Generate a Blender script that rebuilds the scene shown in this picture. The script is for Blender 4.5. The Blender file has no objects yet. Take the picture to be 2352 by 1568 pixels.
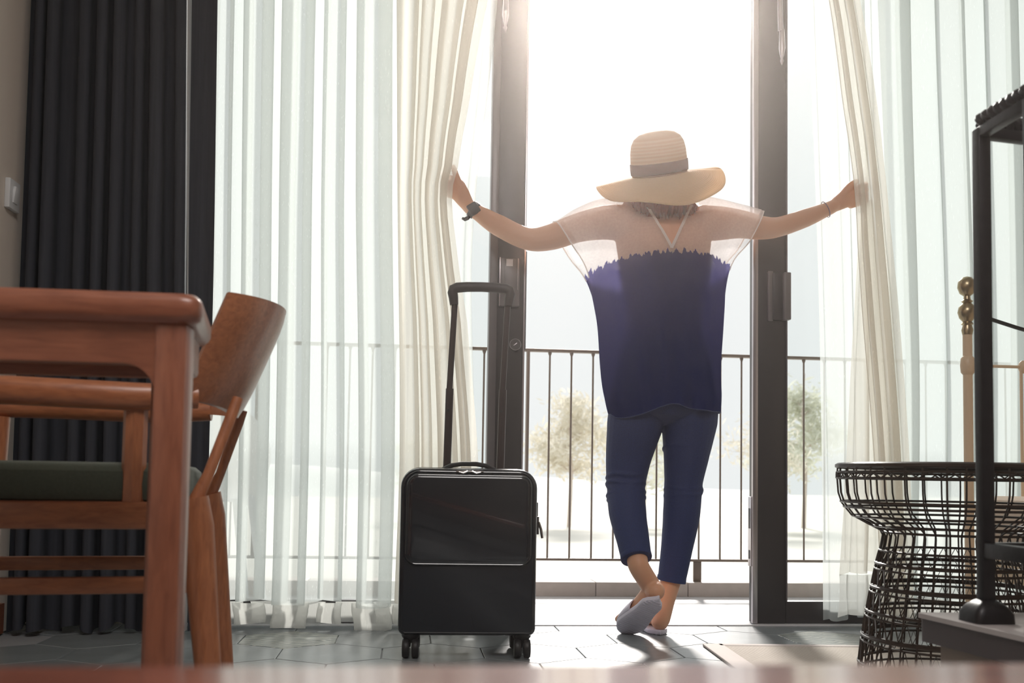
import bpy, bmesh, math, random
from math import sin, cos, pi, radians, sqrt
from mathutils import Vector, Matrix, Euler

random.seed(11)
S = bpy.context.scene
COL = S.collection

# ------------------------------------------------------------------ camera
def setup_camera():
    yaw, tilt, roll = radians(6.0), radians(3.3), 0.016
    fw = Vector((sin(yaw)*cos(tilt), cos(yaw)*cos(tilt), sin(tilt)))
    r = Vector((cos(yaw), -sin(yaw), 0)); u = r.cross(fw)
    r2 = r*cos(roll) + u*sin(roll); u2 = u*cos(roll) - r*sin(roll)
    cd = bpy.data.cameras.new('camera'); co = bpy.data.objects.new('camera', cd); COL.objects.link(co)
    m = Matrix((r2, u2, -fw)).transposed().to_4x4(); m.translation = (0, 0, .49)
    co.matrix_world = m
    cd.sensor_width = 36; cd.lens = 36*2300/2352; cd.shift_y = 182/2352
    cd.clip_start = .01; cd.clip_end = 500
    cd.dof.use_dof = True; cd.dof.focus_distance = 3.15; cd.dof.aperture_fstop = 5.2
    S.camera = co
setup_camera()

# ------------------------------------------------------------------ world, sun, exposure
SKY = 1.02
SUN = 5.0
w = bpy.data.worlds.new('hazy_sky'); S.world = w; w.use_nodes = True
bg = w.node_tree.nodes['Background']; bg.inputs[0].default_value = (.86, .885, .88, 1); bg.inputs[1].default_value = SKY
sd = bpy.data.lights.new('sun', 'SUN'); sd.energy = SUN; sd.color = (1, .94, .88); sd.angle = radians(7)
so = bpy.data.objects.new('sun', sd); COL.objects.link(so)
so.rotation_euler = Vector((-sin(radians(11))*cos(radians(28.5)), -cos(radians(11))*cos(radians(28.5)), -sin(radians(28.5)))).to_track_quat('-Z', 'Y').to_euler()
so.location = (0, 8, 6)
S.view_settings.view_transform = 'Standard'; S.view_settings.look = 'None'
S.view_settings.exposure = 0; S.view_settings.gamma = 1; S.view_settings.use_curve_mapping = False
S.cycles.use_denoising = True
S.cycles.transparent_max_bounces = 24
S.cycles.max_bounces = 8; S.cycles.diffuse_bounces = 4; S.cycles.glossy_bounces = 3; S.cycles.transmission_bounces = 6
S.cycles.caustics_reflective = False; S.cycles.caustics_refractive = False
S.cycles.sample_clamp_indirect = 6

# ------------------------------------------------------------------ materials
def nmat(name):
    m = bpy.data.materials.new(name); m.use_nodes = True
    nt = m.node_tree
    return m, nt, nt.nodes, nt.links, nt.nodes['Principled BSDF']
def pmat(name, col, rough=.5, metal=0, var=0, scale=20, bump=0, coat=0, spec=None, stretch=None):
    m, nt, N, L, b = nmat(name)
    b.inputs['Base Color'].default_value = (*col, 1); b.inputs['Roughness'].default_value = rough
    b.inputs['Metallic'].default_value = metal; b.inputs['Coat Weight'].default_value = coat
    if spec is not None: b.inputs['Specular IOR Level'].default_value = spec
    if var or bump:
        tc = N.new('ShaderNodeTexCoord'); mp = N.new('ShaderNodeMapping'); nz = N.new('ShaderNodeTexNoise')
        L.new(tc.outputs['Object'], mp.inputs[0]); L.new(mp.outputs[0], nz.inputs[0])
        if stretch: mp.inputs['Scale'].default_value = stretch
        nz.inputs['Scale'].default_value = scale; nz.inputs['Detail'].default_value = 5
        if var:
            mx = N.new('ShaderNodeMix'); mx.data_type = 'RGBA'
            mx.inputs[6].default_value = (*[c*(1-var) for c in col], 1); mx.inputs[7].default_value = (*[min(1, c*(1+var)) for c in col], 1)
            L.new(nz.outputs[0], mx.inputs[0]); L.new(mx.outputs[2], b.inputs['Base Color'])
        if bump:
            bp = N.new('ShaderNodeBump'); bp.inputs['Strength'].default_value = bump; bp.inputs['Distance'].default_value = .002
            L.new(nz.outputs[0], bp.inputs['Height']); L.new(bp.outputs[0], b.inputs['Normal'])
    return m
def wood(name, c1, c2, stretch, rough=.38, scale=14, coat=.25):
    m, nt, N, L, b = nmat(name)
    tc = N.new('ShaderNodeTexCoord'); mp = N.new('ShaderNodeMapping'); mp.inputs['Scale'].default_value = stretch
    nz = N.new('ShaderNodeTexNoise'); nz.inputs['Scale'].default_value = scale; nz.inputs['Detail'].default_value = 8; nz.inputs['Distortion'].default_value = .6
    cr = N.new('ShaderNodeValToRGB'); e = cr.color_ramp.elements
    e[0].position = .3; e[0].color = (*c1, 1); e[1].position = .7; e[1].color = (*c2, 1)
    L.new(tc.outputs['Object'], mp.inputs[0]); L.new(mp.outputs[0], nz.inputs[0]); L.new(nz.outputs[0], cr.inputs[0])
    L.new(cr.outputs[0], b.inputs['Base Color']); b.inputs['Roughness'].default_value = rough; b.inputs['Coat Weight'].default_value = coat
    b.inputs['Coat Roughness'].default_value = .2
    bp = N.new('ShaderNodeBump'); bp.inputs['Strength'].default_value = .15; bp.inputs['Distance'].default_value = .001
    L.new(nz.outputs[0], bp.inputs['Height']); L.new(bp.outputs[0], b.inputs['Normal'])
    return m
def cloth_sheer(name, col, opac, trans=.6, slub=.25):
    """thin woven voile: part of the light passes straight, the rest is scattered by the threads"""
    m, nt, N, L, b = nmat(name); N.remove(b); out = N['Material Output']
    tr = N.new('ShaderNodeBsdfTransparent'); tl = N.new('ShaderNodeBsdfTranslucent'); df = N.new('ShaderNodeBsdfDiffuse')
    tl.inputs[0].default_value = (*col, 1); df.inputs[0].default_value = (*col, 1)
    m1 = N.new('ShaderNodeMixShader'); m1.inputs[0].default_value = trans; L.new(df.outputs[0], m1.inputs[1]); L.new(tl.outputs[0], m1.inputs[2])
    m2 = N.new('ShaderNodeMixShader'); L.new(tr.outputs[0], m2.inputs[1]); L.new(m1.outputs[0], m2.inputs[2]); L.new(m2.outputs[0], out.inputs[0])
    tc = N.new('ShaderNodeTexCoord'); mp = N.new('ShaderNodeMapping'); mp.inputs['Scale'].default_value = (300, 60, 55)
    nz = N.new('ShaderNodeTexNoise'); nz.inputs['Scale'].default_value = 1; nz.inputs['Detail'].default_value = 1
    mr = N.new('ShaderNodeMapRange'); mr.inputs['From Min'].default_value = .66; mr.inputs['From Max'].default_value = .74
    mr.inputs['To Min'].default_value = opac; mr.inputs['To Max'].default_value = min(.97, opac + slub)
    L.new(tc.outputs['Object'], mp.inputs[0]); L.new(mp.outputs[0], nz.inputs[0]); L.new(nz.outputs[0], mr.inputs[0]); L.new(mr.outputs[0], m2.inputs[0])
    return m
def glass_thin(name, tint=(.97, .985, .98), refl=.02):
    m, nt, N, L, b = nmat(name); N.remove(b); out = N['Material Output']
    tr = N.new('ShaderNodeBsdfTransparent'); tr.inputs[0].default_value = (*tint, 1)
    gl = N.new('ShaderNodeBsdfGlossy'); gl.inputs['Roughness'].default_value = .02
    mx = N.new('ShaderNodeMixShader'); mx.inputs[0].default_value = refl
    L.new(tr.outputs[0], mx.inputs[1]); L.new(gl.outputs[0], mx.inputs[2]); L.new(mx.outputs[0], out.inputs[0])
    return m

M = {}
M['wall'] = pmat('wall_paint', (.78, .70, .62), .8, var=.05, scale=6, bump=.05)
M['ceiling'] = pmat('ceiling_paint', (.75, .73, .70), .9)
M['darkwall'] = pmat('far_room_paint', (.30, .27, .25), .9)
M['grout'] = pmat('grout', (.30, .31, .32), .7, var=.1, scale=40)
M['tile'] = pmat('slate_tile', (.25, .275, .285), .27, var=.2, scale=9, bump=.04, spec=1.0)
M['balc'] = pmat('balcony_tile', (.66, .66, .68), .30, var=.05, scale=8)
M['curb'] = pmat('curb_stone', (.52, .44, .40), .6, var=.15, scale=25, bump=.1)
M['alu'] = pmat('bronze_aluminium', (.055, .05, .053), .38, metal=.3)
M['alu2'] = pmat('bronze_aluminium_lip', (.16, .145, .15), .35, metal=.3)
M['steel'] = pmat('brushed_steel', (.62, .58, .60), .3, metal=.9)
M['plasticgrey'] = pmat('grey_plastic', (.17, .155, .16), .35)
M['paper'] = pmat('white_sticker', (.85, .86, .9), .6)
M['railing'] = pmat('railing_paint', (.20, .15, .12), .5, metal=.2)
M['glass'] = glass_thin('window_glass')
M['drape'] = pmat('charcoal_drape', (.046, .050, .064), .75, var=.35, scale=120, bump=.3, stretch=(1, 1, .02), spec=.25)
M['lining'] = pmat('drape_lining', (.55, .53, .52), .8)
M['sheer'] = cloth_sheer('white_voile', (.80, .84, .83), .64, slub=.14)
M['sheerdense'] = cloth_sheer('white_voile_dense', (.69, .745, .74), .72, slub=.1)
M['sheerhem'] = cloth_sheer('white_voile_hem', (.80, .80, .77), .74, slub=.1)
M['sheerwarm'] = cloth_sheer('warm_glow_voile', (.86, .82, .75), .70, slub=.12)  # warm flare on the gathered folds put into the cloth colour
M['tablewood'] = wood('mahogany_wood', (.20, .064, .033), (.30, .104, .054), (1.2, 9, 9))
M['tablewoodv'] = wood('mahogany_wood_upright', (.20, .064, .033), (.30, .104, .054), (9, 9, 1.2))
M['chairwood'] = wood('teak_wood', (.28, .095, .040), (.42, .155, .065), (2, 9, 9))
M['chairwoodv'] = wood('teak_wood_upright', (.28, .095, .040), (.42, .155, .065), (9, 9, 1.5))
M['cushion'] = pmat('olive_cloth', (.055, .065, .045), .85, var=.2, scale=200, bump=.2)
M['lowtable'] = wood('polished_brown_wood', (.16, .045, .03), (.30, .10, .07), (1, 8, 8), rough=.14, coat=1.0)
M['benchtop'] = pmat('bench_top', (.42, .38, .37), .3, var=.1, scale=12)
M['benchedge'] = pmat('bench_edge_dark', (.07, .055, .055), .4)
M['benchbox'] = pmat('bench_base_taupe', (.30, .24, .20), .6, var=.1)
M['iron'] = pmat('black_iron', (.012, .010, .012), .42, metal=.4, var=.5, scale=60, bump=.4)
M['brass'] = pmat('aged_brass', (.42, .34, .22), .32, metal=1)
M['cream'] = pmat('cream_enamel', (.72, .55, .38), .4)
M['linen'] = pmat('beige_linen', (.62, .50, .40), .85, var=.08, scale=60, bump=.2)
M['rattan'] = pmat('dark_rattan', (.030, .018, .012), .33, var=.5, scale=80)
M['rattanpale'] = pmat('pale_rattan_ring', (.60, .55, .60), .35)
M['case'] = pmat('black_polycarbonate', (.008, .011, .018), .24, coat=.3)
M['casegloss'] = pmat('black_gloss_pocket', (.007, .010, .016), .14, coat=.6)
M['rubber'] = pmat('black_rubber', (.012, .012, .014), .5)
M['caserod'] = pmat('bronze_rod', (.075, .058, .060), .32, metal=.6)
M['casegrip'] = pmat('grip_plastic', (.040, .033, .034), .45)
M['zip'] = pmat('zip_metal', (.45, .42, .40), .25, metal=1)
M['skin'] = None
M['hair'] = pmat('brown_hair', (.26, .055, .010), .9, var=.45, scale=300, stretch=(1, 1, .1), spec=0)
M['denim'] = pmat('navy_denim', (.018, .033, .125), .75, var=.35, scale=260, bump=.35)
M['slipper'] = pmat('white_slipper', (.74, .70, .80), .75)
M['watch'] = pmat('black_watch', (.020, .017, .018), .4)
M['bracelet'] = pmat('bead_bracelet', (.30, .22, .30), .35)
M['band'] = pmat('hat_ribbon', (.16, .055, .022), .9)
M['sand'] = pmat('pale_sand_ground', (.72, .70, .64), .9, var=.08, scale=.3)
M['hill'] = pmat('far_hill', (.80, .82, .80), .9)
M['bark'] = pmat('tree_bark', (.58, .50, .44), .9, var=.3, scale=10)
M['whiteplastic'] = pmat('white_plastic', (.80, .82, .84), .4)
M['matweave'] = None
M['eye'] = pmat('eye_white', (.8, .78, .75), .2); M['iris'] = pmat('iris', (.05, .03, .02), .2); M['lip'] = pmat('lip', (.5, .2, .18), .5)

def mk_skin():
    m, nt, N, L, b = nmat('skin')
    b.inputs['Base Color'].default_value = (.74, .40, .25, 1); b.inputs['Roughness'].default_value = .5
    b.inputs['Subsurface Weight'].default_value = .25; b.inputs['Subsurface Radius'].default_value = (.02, .008, .005); b.inputs['Subsurface Scale'].default_value = .5
    return m
M['skin'] = mk_skin()
def mk_mat_weave():
    m, nt, N, L, b = nmat('jute_weave')
    tc = N.new('ShaderNodeTexCoord'); wv = N.new('ShaderNodeTexWave'); wv.inputs['Scale'].default_value = 55; wv.bands_direction = 'DIAGONAL'
    wv.inputs['Distortion'].default_value = .6
    mx = N.new('ShaderNodeMix'); mx.data_type = 'RGBA'; mx.inputs[6].default_value = (.40, .33, .27, 1); mx.inputs[7].default_value = (.72, .66, .60, 1)
    L.new(tc.outputs['Object'], wv.inputs[0]); L.new(wv.outputs[1], mx.inputs[0]); L.new(mx.outputs[2], b.inputs['Base Color'])
    bp = N.new('ShaderNodeBump'); bp.inputs['Distance'].default_value = .002; L.new(wv.outputs[1], bp.inputs['Height']); L.new(bp.outputs[0], b.inputs['Normal'])
    b.inputs['Roughness'].default_value = .85
    return m
M['matweave'] = mk_mat_weave()
M['matborder'] = pmat('mat_border', (.60, .53, .50), .8)
def mk_pattern():
    m, nt, N, L, b = nmat('patterned_tile')
    tc = N.new('ShaderNodeTexCoord'); mp = N.new('ShaderNodeMapping'); mp.inputs['Scale'].default_value = (26, 26, 26)
    wv = N.new('ShaderNodeTexWave'); wv.wave_type = 'RINGS'; wv.inputs['Scale'].default_value = .6; wv.inputs['Distortion'].default_value = 9; wv.inputs['Detail'].default_value = 1.5
    cr = N.new('ShaderNodeValToRGB'); e = cr.color_ramp.elements
    e[0].position = .52; e[0].color = (.15, .18, .18, 1); e[1].position = .60; e[1].color = (.52, .53, .48, 1)
    L.new(tc.outputs['Object'], mp.inputs[0]); L.new(mp.outputs[0], wv.inputs[0]); L.new(wv.outputs[1], cr.inputs[0]); L.new(cr.outputs[0], b.inputs['Base Color'])
    b.inputs['Roughness'].default_value = .28
    return m
M['pattern'] = mk_pattern()
def mk_straw():
    m, nt, N, L, b = nmat('straw'); out = N['Material Output']
    tc = N.new('ShaderNodeTexCoord'); vm = N.new('ShaderNodeVectorMath'); vm.operation = 'LENGTH'
    L.new(tc.outputs['Object'], vm.inputs[0])
    sn = N.new('ShaderNodeMath'); sn.operation = 'MULTIPLY'; sn.inputs[1].default_value = 1150; L.new(vm.outputs['Value'], sn.inputs[0])
    s2 = N.new('ShaderNodeMath'); s2.operation = 'SINE'; L.new(sn.outputs[0], s2.inputs[0])
    bp = N.new('ShaderNodeBump'); bp.inputs['Strength'].default_value = .35; bp.inputs['Distance'].default_value = .001; L.new(s2.outputs[0], bp.inputs['Height'])
    mr = N.new('ShaderNodeMapRange'); mr.inputs['From Min'].default_value = -1; L.new(s2.outputs[0], mr.inputs[0])
    mx = N.new('ShaderNodeMix'); mx.data_type = 'RGBA'; mx.inputs[6].default_value = (.88, .66, .40, 1); mx.inputs[7].default_value = (.95, .77, .52, 1); L.new(mr.outputs[0], mx.inputs[0])
    L.new(mx.outputs[2], b.inputs['Base Color']); b.inputs['Roughness'].default_value = .7; L.new(bp.outputs[0], b.inputs['Normal'])
    tl = N.new('ShaderNodeBsdfTranslucent'); L.new(mx.outputs[2], tl.inputs[0])
    ms = N.new('ShaderNodeMixShader'); ms.inputs[0].default_value = .55; L.new(b.outputs[0], ms.inputs[1]); L.new(tl.outputs[0], ms.inputs[2]); L.new(ms.outputs[0], out.inputs[0])
    return m
M['straw'] = mk_straw()
def mk_blouse():
    """white gauze above, dip-dyed navy below; the dye line is arched and frayed (object space = metres from the wearer's feet)"""
    m, nt, N, L, b = nmat('dip_dyed_gauze'); N.remove(b); out = N['Material Output']
    tc = N.new('ShaderNodeTexCoord'); sx = N.new('ShaderNodeSeparateXYZ'); L.new(tc.outputs['Object'], sx.inputs[0])
    def math_(op, a, bb):
        n = N.new('ShaderNodeMath'); n.operation = op
        for i, v in enumerate((a, bb)):
            if isinstance(v, (int, float)): n.inputs[i].default_value = v
            else: L.new(v, n.inputs[i])
        return n.outputs[0]
    dx = math_('SUBTRACT', sx.outputs[0], .035); q = math_('MULTIPLY', dx, dx); q = math_('MULTIPLY', q, .78)
    nz = N.new('ShaderNodeTexNoise'); mp = N.new('ShaderNodeMapping'); mp.inputs['Scale'].default_value = (110, 3, 22); nz.inputs['Scale'].default_value = 1; nz.inputs['Detail'].default_value = 3
    L.new(tc.outputs['Object'], mp.inputs[0]); L.new(mp.outputs[0], nz.inputs[0])
    jag = math_('MULTIPLY', math_('SUBTRACT', nz.outputs[0], .5), .055)
    d = math_('ADD', math_('ADD', sx.outputs[2], q), jag)
    mr = N.new('ShaderNodeMapRange'); mr.inputs['From Min'].default_value = 1.224; mr.inputs['From Max'].default_value = 1.228; L.new(d, mr.inputs[0])   # 0 navy, 1 white
    mc = N.new('ShaderNodeMix'); mc.data_type = 'RGBA'; mc.inputs[6].default_value = (.010, .026, .16, 1); mc.inputs[7].default_value = (.92, .88, .86, 1); L.new(mr.outputs[0], mc.inputs[0])
    tr = N.new('ShaderNodeBsdfTransparent'); tl = N.new('ShaderNodeBsdfTranslucent'); df = N.new('ShaderNodeBsdfDiffuse')
    mt = N.new('ShaderNodeMix'); mt.data_type = 'RGBA'; mt.inputs[6].default_value = (.13, .12, .36, 1); mt.inputs[7].default_value = (.95, .88, .86, 1); L.new(mr.outputs[0], mt.inputs[0])
    L.new(mt.outputs[2], tl.inputs[0]); L.new(mc.outputs[2], df.inputs[0])
    m1 = N.new('ShaderNodeMixShader'); m1.inputs[0].default_value = .5; L.new(df.outputs[0], m1.inputs[1]); L.new(tl.outputs[0], m1.inputs[2])
    n2 = N.new('ShaderNodeTexNoise'); n2.inputs['Scale'].default_value = 140; L.new(tc.outputs['Object'], n2.inputs[0])
    op = N.new('ShaderNodeMapRange'); op.inputs['To Min'].default_value = .97; op.inputs['To Max'].default_value = .40; L.new(mr.outputs[0], op.inputs[0])
    op2 = math_('ADD', op.outputs[0], math_('MULTIPLY', math_('SUBTRACT', n2.outputs[0], .5), .12))
    m2 = N.new('ShaderNodeMixShader'); L.new(op2, m2.inputs[0]); L.new(tr.outputs[0], m2.inputs[1]); L.new(m1.outputs[0], m2.inputs[2]); L.new(m2.outputs[0], out.inputs[0])
    return m
M['blouse'] = mk_blouse()
M['trim'] = cloth_sheer('white_trim', (.92, .88, .86), .85, trans=.4, slub=0)
def mk_leaf(name, c):
    m, nt, N, L, b = nmat(name); N.remove(b); out = N['Material Output']
    tl = N.new('ShaderNodeBsdfTranslucent'); df = N.new('ShaderNodeBsdfDiffuse'); ms = N.new('ShaderNodeMixShader'); ms.inputs[0].default_value = .5
    tl.inputs[0].default_value = (*c, 1); df.inputs[0].default_value = (*c, 1)
    L.new(df.outputs[0], ms.inputs[1]); L.new(tl.outputs[0], ms.inputs[2]); L.new(ms.outputs[0], out.inputs[0])
    return m
M['leaf'] = mk_leaf('washed_out_leaf', (.80, .77, .68)); M['leaf2'] = mk_leaf('washed_out_olive_leaf', (.76, .77, .68))  # outdoor overexposure put into these lightened leaf colours

# ------------------------------------------------------------------ mesh helpers
ORIG = {}
class MB:
    def __init__(s): s.v = []; s.f = []
    def add(s, vs, fs):
        o = len(s.v); s.v += [tuple(v) for v in vs]; s.f += [tuple(i+o for i in f) for f in fs]; return s
    def rings(s, rings, closed=True, cap=True):
        n = len(rings[0]); vs = [p for r in rings for p in r]; fs = []
        for i in range(len(rings)-1):
            for j in range(n if closed else n-1):
                k = (j+1) % n
                fs.append((i*n+j, i*n+k, (i+1)*n+k, (i+1)*n+j))
        if cap and closed:
            fs.append(tuple(range(n))[::-1]); fs.append(tuple((len(rings)-1)*n + j for j in range(n)))
        return s.add(vs, fs)
    def tube(s, pts, rad, seg=10, cap=True, flat=1.0, closed=False):
        pts = [Vector(p) for p in pts]; n = len(pts)
        if not hasattr(rad, '__len__'): rad = [rad]*n
        rs = []; ref = None
        for i, p in enumerate(pts):
            if closed: t = pts[(i+1) % n] - pts[i-1]
            else: t = pts[min(i+1, n-1)] - pts[max(i-1, 0)]
            t.normalize()
            if ref is None:
                ref = Vector((0, 0, 1)) if abs(t.z) < .9 else Vector((1, 0, 0))
            a = (ref - t*ref.dot(t)); a.normalize(); b = t.cross(a); ref = a
            rs.append([p + (a*cos(2*pi*k/seg) + b*sin(2*pi*k/seg)*flat)*rad[i] for k in range(seg)])
        if closed:
            rs.append(rs[0]); return s.rings(rs, cap=False)
        return s.rings(rs, cap=cap)
    def limb(s, pts, rad, seg=16, sub=5, flat=1.0):
        """smooth tapered limb with round ends"""
        P = [Vector(p) for p in pts]; n = len(P); pp = []; rr = []
        for i in range(n-1):
            p0 = P[max(i-1, 0)]; p1 = P[i]; p2 = P[i+1]; p3 = P[min(i+2, n-1)]
            for k in range(sub):
                t = k/sub; t2 = t*t; t3 = t2*t
                pp.append(.5*((2*p1) + (p2-p0)*t + (2*p0-5*p1+4*p2-p3)*t2 + (3*p1-p0-3*p2+p3)*t3)); rr.append(rad[i]*(1-t)+rad[i+1]*t)
        pp.append(P[-1]); rr.append(rad[-1])
        d0 = (pp[0]-pp[1]).normalized(); d1 = (pp[-1]-pp[-2]).normalized()
        a = [(pp[0]+d0*rr[0]*sin(x), rr[0]*cos(x)) for x in (1.45, 1.1, .6)]; b = [(pp[-1]+d1*rr[-1]*sin(x), rr[-1]*cos(x)) for x in (.6, 1.1, 1.45)]
        al = a + list(zip(pp, rr)) + b
        return s.tube([x[0] for x in al], [x[1] for x in al], seg, True, flat)
    def lathe(s, prof, seg=32, c=(0, 0, 0), cap=False):
        rs = [[(c[0]+r*cos(2*pi*k/seg), c[1]+r*sin(2*pi*k/seg), c[2]+z) for k in range(seg)] for r, z in prof]
        return s.rings(rs, cap=cap)
    def ell(s, c, r, seg=20, n=12):
        return s.lathe_s(c, r, seg, n)
    def lathe_s(s, c, r, seg, n):
        rs = []
        for i in range(1, n):
            a = -pi/2 + pi*i/n
            rs.append([(c[0]+r[0]*cos(a)*cos(2*pi*k/seg), c[1]+r[1]*cos(a)*sin(2*pi*k/seg), c[2]+r[2]*sin(a)) for k in range(seg)])
        return s.rings(rs)
    def box(s, c, d, r=0, rot=None, seg=2):
        bm = bmesh.new(); bmesh.ops.create_cube(bm, size=1)
        bmesh.ops.scale(bm, vec=d, verts=bm.verts)
        if r: bmesh.ops.bevel(bm, geom=bm.edges[:], offset=min(r, min(d)*.49), segments=seg, affect='EDGES', profile=.5)
        mt = Matrix.Translation(c) @ (Euler(rot).to_matrix().to_4x4() if rot else Matrix())
        bm.verts.index_update()
        s.add([mt @ v.co for v in bm.verts], [[v.index for v in f.verts] for f in bm.faces]); bm.free(); return s
    def bx(s, x0, x1, y0, y1, z0, z1, r=0): return s.box(((x0+x1)/2, (y0+y1)/2, (z0+z1)/2), (x1-x0, y1-y0, z1-z0), r)
    def grid(s, fn, nu, nv):
        vs = [fn(i/nu, j/nv) for j in range(nv+1) for i in range(nu+1)]
        fs = [(j*(nu+1)+i, j*(nu+1)+i+1, (j+1)*(nu+1)+i+1, (j+1)*(nu+1)+i) for j in range(nv) for i in range(nu)]
        return s.add(vs, fs)
    def prism(s, poly, z0, z1):
        n = len(poly)
        return s.rings([[(x, y, z0) for x, y in poly], [(x, y, z1) for x, y in poly]])
    def build(s, name, mat, parent=None, world=True, smooth=40, loc=None):
        me = bpy.data.meshes.new(name)
        o_ = Vector((0, 0, 0))
        if parent is not None and world: o_ = ORIG.get(parent.name, o_)
        elif parent is None and loc is not None: o_ = Vector(loc)
        me.from_pydata([tuple(Vector(v)-o_) for v in s.v], [], s.f); me.update()
        bm = bmesh.new(); bm.from_mesh(me); bmesh.ops.recalc_face_normals(bm, faces=bm.faces); bm.to_mesh(me); bm.free()
        if smooth:
            me.polygons.foreach_set('use_smooth', [True]*len(me.polygons))
            if smooth < 180: me.set_sharp_from_angle(angle=radians(smooth))
        me.materials.append(M[mat] if isinstance(mat, str) else mat)
        ob = bpy.data.objects.new(name, me); COL.objects.link(ob)
        if parent is not None: ob.parent = parent; ORIG[ob.name] = ORIG.get(parent.name, Vector((0, 0, 0)))
        elif loc is not None: ob.location = loc; ORIG[ob.name] = Vector(loc)
        return ob
def tag(o, label, cat, group=None):
    o['label'] = label; o['category'] = cat
    if group: o['group'] = group
    return o
def thing(name, label, cat, loc, rz=0, group=None):
    o = bpy.data.objects.new(name, None); COL.objects.link(o); o.location = loc; o.rotation_euler = (0, 0, rz); o.empty_display_size = .1
    ORIG[o.name] = Vector(loc); return tag(o, label, cat, group)
def struct(o): o['kind'] = 'structure'; return o
def interp(pts, x):
    """smooth interpolation through (x, y) points"""
    if x <= pts[0][0]: return pts[0][1]
    if x >= pts[-1][0]: return pts[-1][1]
    for i in range(len(pts)-1):
        if pts[i][0] <= x <= pts[i+1][0]:
            p0 = pts[max(i-1, 0)][1]; p1 = pts[i][1]; p2 = pts[i+1][1]; p3 = pts[min(i+2, len(pts)-1)][1]
            t = (x-pts[i][0])/(pts[i+1][0]-pts[i][0]); m1 = (p2-p0)/2; m2 = (p3-p1)/2
            return p1*(2*t**3-3*t*t+1) + m1*(t**3-2*t*t+t) + p2*(-2*t**3+3*t*t) + m2*(t**3-t*t)

# ------------------------------------------------------------------ room shell
XL, XR, YB, YD, ZC = -1.21, 3.3, -2.6, 3.40, 2.75
f = MB().bx(XL-.2, XR+.2, YB-.2, YD+.06, -.12, -.006).build('floor', 'grout'); struct(f)
# hexagonal tiles, pointed towards the window, set over the bedding where the floor shows
hexr = .28/sqrt(3)
def hexpoly(cx, cy, r): return [(cx+r*sin(pi/3*k), cy+r*cos(pi/3*k)) for k in range(6)]
def hex_mesh():
    mb = MB(); a = hexpoly(0, 0, hexr-.0016); b = hexpoly(0, 0, hexr-.0034)
    mb.rings([[(x, y, -.008) for x, y in a], [(x, y, -.0015) for x, y in a], [(x, y, 0) for x, y in b]])
    return mb
t0 = hex_mesh().build('tile', 'tile', f, world=False); t0p = None; first = True
pat = {(-1, 1), (-4, 0), (5, 1), (2, -1), (-2, -2), (7, -1)}
for j in range(-6, 3):
    for i in range(-8, 16):
        x = -.195 + .28*(i + (.5 if j % 2 else 0)); y = 2.836 + j*hexr*1.5
        if x < XL+.14 or x > 2.3 or y > YD-.05: continue
        if first: o = t0; first = False
        else: o = t0.copy(); COL.objects.link(o)
        o.location = (x, y, 0)
        if (i, j) in pat:
            if t0p is None: t0p = t0.data.copy(); t0p.materials.clear(); t0p.materials.append(M['pattern'])
            o.data = t0p
struct(MB().bx(XL-.15, XL, YB, YD+.1, 0, ZC).build('wall_left', 'wall'))
struct(MB().bx(XR, XR+.15, YB, YD+.1, 0, ZC).build('wall_right', 'wall'))
struct(MB().bx(XL-.15, XR+.15, YB-.15, YB, 0, ZC).build('wall_back', 'darkwall'))
struct(MB().bx(XL-.15, XR+.15, YB-.15, YD+.25, ZC, ZC+.15).build('ceiling', 'ceiling'))
struct(MB().bx(XL, XR, YD-.02, YD+.14, 2.45, ZC).build('wall_lintel', 'wall'))
struct(MB().bx(XL-.15, -.78, YD, YD+.14, 0, 2.45).build('wall_pier', 'wall'))
struct(MB().bx(XL, XL+.012, YB, YD-.2, 0, .09).build('baseboard_left', 'tablewood'))

# sliding doors (frames of bronze aluminium with glass)
def door(name, x0, x1, y, sw0, sw1, glass=True):
    e = bpy.data.objects.new(name, None); COL.objects.link(e); e.location = (x0, y, 0); ORIG[e.name] = Vector((x0, y, 0)); struct(e)
    z1 = 2.45
    MB().bx(x0, x0+sw0, y-.022, y+.022, .005, z1, .003).build('stile', 'alu', e)
    MB().bx(x1-sw1, x1, y-.022, y+.022, .005, z1, .003).build('stile', 'alu', e)
    MB().bx(x0+sw0, x1-sw1, y-.02, y+.02, .005, .08, .003).build('bottom_rail', 'alu', e)
    MB().bx(x0+sw0, x1-sw1, y-.02, y+.02, z1-.09, z1, .003).build('top_rail', 'alu', e)
    MB().bx(x0+sw0-.004, x1-sw1+.004, y-.003, y+.003, .076, z1-.085).build('pane', 'glass', e)
    return e
dl = door('door_1', -.77, .388, YD, .07, .095)
MB().bx(.270, .297, YD-.030, YD+.03, .005, 2.45, .002).build('edge_lip', 'alu2', dl)
MB().bx(.388, .394, YD-.024, YD-.01, .005, 2.45, .001).build('seal_strip', 'steel', dl)
MB().bx(.394, .398, YD-.02, YD-.005, .93, 1.27, .001).build('latch_strip', 'alu', dl)
h_ = MB().bx(.302, .372, YD-.040, YD-.020, 1.075, 1.240, .003).build('handle_plate', 'plasticgrey', dl)
MB().bx(.302, .306, YD-.043, YD-.038, 1.075, 1.242, .001).build('plate_edge', 'steel', h_)
MB().bx(.364, .3665, YD-.043, YD-.038, 1.13, 1.240, .001).build('plate_edge', 'steel', h_)
MB().bx(.3195, .321, YD-.0425, YD-.038, 1.09, 1.236, .0005).build('plate_seam', 'alu2', h_)
MB().bx(.325, .348, YD-.042, YD-.039, 1.212, 1.236).build('sticker', 'paper', h_)
lk = MB().tube([(.361, YD-.035, .945), (.361, YD-.02, .945)], .019, 28).build('lock_cylinder', 'plasticgrey', dl)
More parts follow.
